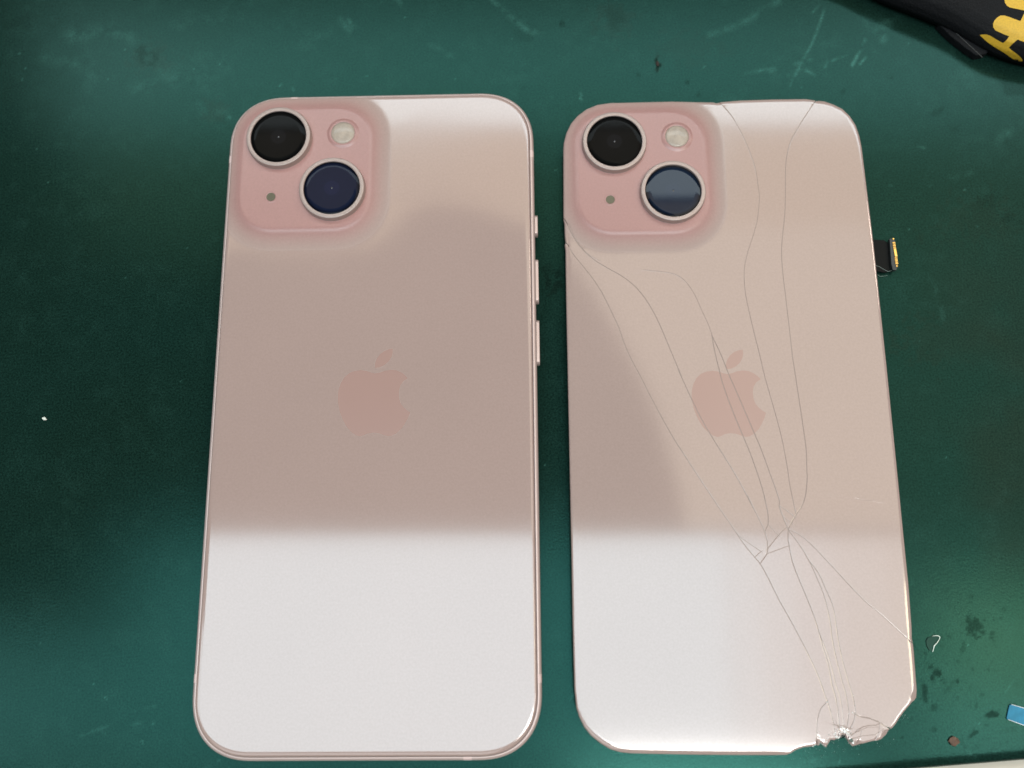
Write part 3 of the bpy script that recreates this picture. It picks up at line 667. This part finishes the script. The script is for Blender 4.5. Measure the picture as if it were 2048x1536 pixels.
chip(1668,1479,.75,ZB-1.2,m_black); chip(1664,1480,.5,ZB-1.1,m_black); chip(1702,1481,.6,ZB+.0,M('smoky_glass',(.12,.15,.13),.1),7); chip(1706,1485,.35,ZB+.02,m_chip)

# ------------------------------------------------------------------ black cloth with yellow print, top right corner
m_cloth=M('black_fabric',(0.007,0.0075,0.009),.8,spec=.25,noise=.6,nscale=26,bump=.9,bscale=22,bdist=.02)
m_cloth.node_tree.nodes['Principled BSDF'].inputs['Sheen Weight'].default_value=.0
m_print=M('yellow_print',(0.72,0.43,0.03),.55,noise=.25,nscale=26,bump=.3,bscale=70,bdist=.01)
cl=thing('cloth_pouch','black fabric pouch with yellow printed pattern in the top right corner','pouch',*at(2000,0)[:2])
cx0,cy0=at(2000,0)[:2]
edge=[at(x,y) for x,y in ((1560,-60),(1680,-18),(1760,18),(1830,46),(1890,72),(1935,98),(1985,124),(2048,142),(2140,152),(2300,170))]
E_=spline([e[:2] for e in edge],1.6); NE=len(E_)
prof=[(4.5,.15),(2.0,.3),(.6,1.2),(0,2.8),(.2,4.6),(1.2,6.4),(3.0,7.8),(5.5,8.8),(9,9.6),(13,10.0),(18,10.1),(25,9.6),(34,9.2),(48,9.4),(64,9.0)]
V=[];F=[]
pt=np.array([p[0] for p in prof]);pz=np.array([p[1] for p in prof]);Tn=60;uu=np.linspace(0,len(prof)-1,Tn)
for i,p in enumerate(E_):
    t=np.array(E_[min(i+1,NE-1)])-np.array(E_[max(i-1,0)]); t=t/np.linalg.norm(t); nn=np.array((-t[1],t[0]))
    if nn[1]<0: nn=-nn
    nn=(nn*.35+np.array((.25,.6))); nn/=np.linalg.norm(nn)
    for u in uu:
        a=np.interp(u,range(len(prof)),pt); z=np.interp(u,range(len(prof)),pz)
        x,y=p+nn*a; z*=1+.10*(fbm(np.array([x]),np.array([y]),16,5)[0]-.5)*3
        V.append((x-cx0,y-cy0,z))
for i in range(NE-1):
    for k in range(Tn-1): a=i*Tn+k; F.append((a,a+Tn,a+1+Tn,a+1))
fab=mesh_obj('fabric',V,F,m_cloth,cl,True)
so=fab.modifiers.new('s','SOLIDIFY'); so.thickness=.04; so.offset=-1
bv=BVHTree.FromPolygons([Vector((v[0]+cx0,v[1]+cy0,v[2])) for v in V],F)
zc=lambda L:[(1880+x/10.24,y/10.24) for x,y in L]
def printed(P):
    Pp=[np.array(p) for p in resample(P,2.0,True)]; xs_=[p[0] for p in Pp]; ys_=[p[1] for p in Pp]
    gx,gy=np.meshgrid(np.arange(min(xs_),max(xs_),3.),np.arange(min(ys_),max(ys_),3.)); gx=gx.ravel();gy=gy.ravel(); k=inside(Pp,gx,gy)
    pts=[Vector((float(a),float(b_))) for a,b_ in Pp]+[Vector((float(a),float(b_))) for a,b_ in zip(gx[k],gy[k])]
    n=len(Pp); v2,_,f2,*_=delaunay_2d_cdt(pts,[(i,(i+1)%n) for i in range(n)],[],1,1e-4)
    VV_=[]
    for q in v2:
        hit,no,_,_=bv.ray_cast(Vector((0,0,CH)),Vector(ray(q[0],q[1]).tolist()).normalized())
        if hit is None: VV_.append(None); continue
        if no.z<0: no=-no
        h=hit+no*.06; VV_.append((h.x-cx0,h.y-cy0,h.z))
    FF=[f for f in f2 if all(VV_[i] for i in f)]
    o=mesh_obj('printed_shape',[v or (0,0,0) for v in VV_],[tuple(f) for f in FF],m_print,cl,True)
printed(zc([(1320,0),(1330,60),(1370,120),(1430,155),(1720,215),(2300,330),(2300,-400),(1320,-300)]))
printed(zc([(1085,490),(1110,430),(1170,360),(1240,320),(1320,320),(1400,345),(1640,435),(1665,400),(1700,320),(1730,260),(1950,330),(1900,930),(1720,860),(1590,810),(1550,840),(1470,910),(1410,975),(1470,1030),(1600,1120),(1680,1200),(1690,1240),(1650,1270),(1590,1260),(1500,1205),(1300,1070),(1100,950),(960,850),(860,760),(815,715),(870,705),(960,705),(1040,735),(1160,810),(1290,880),(1330,850),(1380,800),(1415,740),(1300,700),(1130,620),(1090,560)]))
lc=lambda x,y,z:(at(x,y,z)[0]-cx0,at(x,y,z)[1]-cy0)
prism('flap',[lc(1870,55,.5),lc(1905,62,.5),lc(1935,78,.5),lc(1973,103,.5),lc(1966,115,.5),lc(1947,119,.5),lc(1925,104,.5),lc(1895,80,.5)],.1,2.2,m_cloth,cl,bevel=.3)
tube('stitching',[(*lc(1912+(1965-1912)*k/14,66+(115-66)*k/14+random.uniform(-.4,.4),2.25),2.25) for k in range(15)],.07,M('thread',(0.09,0.09,0.085),.7),cl,5)

# ------------------------------------------------------------------ small things on the mat
m_blue=M('blue_film',(0.035,0.23,0.37),.5,noise=.35,nscale=8,spec=.2)
m_white=M('white_edge',(0.8,0.85,0.88),.3)
o0=at(2035,1430)
fl=thing('film_strip','small glossy light blue strip of film at the right edge of the mat','film',o0[0],o0[1])
q=lambda x,y:(at(x,y,.3)[0]-o0[0],at(x,y,.3)[1]-o0[1])
prism('film',[q(2021.7,1409),(q(2019,1411)),q(2013.6,1436),q(2014.5,1438.5),q(2048,1450.5),q(2110,1473),q(2118,1440),q(2048,1416)],.02,.30,m_blue,fl,bevel=.06)
tube('film_edge',[(*q(2016,1439),.3),(*q(2048,1450.5),.3),(*q(2110,1473),.3)],.09,m_white,fl,5)
tube('film_edge',[(*q(2023,1409),.3),(*q(2048,1416),.3),(*q(2118,1440),.3)],.09,m_white,fl,5)
def crumb(name,label,cat,x,y,r,mat,n=2,flat=.5,sx_=1,sy_=1,rot=0):
    p=at(x,y); bm=bmesh.new(); bmesh.ops.create_icosphere(bm,subdivisions=n,radius=r*S)
    for v in bm.verts:
        k=1+random.uniform(-.28,.28); c,s=cos(rot),sin(rot); X=v.co.x*sx_*k;Y=v.co.y*sy_*k
        v.co=Vector((X*c-Y*s,X*s+Y*c,v.co.z*flat*k))
    me=bpy.data.meshes.new(name); bm.to_mesh(me); bm.free(); me.materials.append(mat)
    o=bpy.data.objects.new(name,me); C.objects.link(o); o.location=(p[0]*S,p[1]*S,(r*flat)*S); tag(o,label,cat); return o
crumb('crumb','tiny white crumb lying on the green mat left of the intact phone','crumb',90,838,.42,M('white_crumb',(.82,.84,.76),.5),sx_=1.2,sy_=.8,rot=-.6)
crumb('debris','small brown flake of dirt below the broken corner, near the blue film','debris',1907,1482,.95,M('brown_flake',(.13,.075,.05),.7,noise=.6,nscale=12),sx_=1.1,sy_=.85,flat=.35)
crumb('debris','tiny dark brown speck on the mat above the cracked panel','debris',1315,128,.5,M('dark_speck',(.03,.02,.016),.8),sx_=.7,sy_=1.5,flat=.3)
p0=at(1870,1285)
sp=thing('glass_splinter','thin curved clear glass splinter on the mat right of the cracked panel','splinter',p0[0],p0[1])
g=lambda x,y:(at(1780+x/10.24,1180+y/10.24,.4)[0]-p0[0],at(1780+x/10.24,1180+y/10.24,.4)[1]-p0[1])
tube('bright_edge',[(*g(x,y),z) for x,y,z in ((880,945,.1),(930,935,.3),(980,935,.45),(1020,965,.5),(1005,1010,.5),(960,1080,.5),(900,1145,.45),(895,1200,.35),(888,1270,.1))],[.03,.09,.12,.09,.08,.10,.13,.10,.07],m_clear,sp,5)
prism('flake',[g(*c) for c in ((870,955),(980,945),(1010,985),(950,1080),(890,1150),(880,1250),(820,1240),(760,1140),(750,1040),(790,980))],.03,.22,M('splinter_body',(0.028,0.075,0.056),.6,spec=.1),sp)
p1=at(1765,545)
hf=tube('lint_fibre',[(at(x,y,z)[0]-p1[0],at(x,y,z)[1]-p1[1],z) for x,y,z in ((1752,531,2.2),(1760,534,2.2),(1768,539,2.0),(1776,543,1.9),(1783,541,1.9))],.035,M('lint',(.35,.42,.38),.8),None,4)
hf.location=(p1[0]*S,p1[1]*S,0); tag(hf,'fine pale fibre lying over the black flex cable','fibre')
hf=tube('lint_fibre',[(at(x,y,z)[0]-p1[0],at(x,y,z)[1]-p1[1],z) for x,y,z in ((1755,549,.3),(1761,553,.3),(1768,552,.3),(1775,551,.2))],.035,bpy.data.materials['lint'],None,4)
hf.location=(p1[0]*S,p1[1]*S,0); tag(hf,'fine pale fibre on the mat just below the flex cable','fibre')
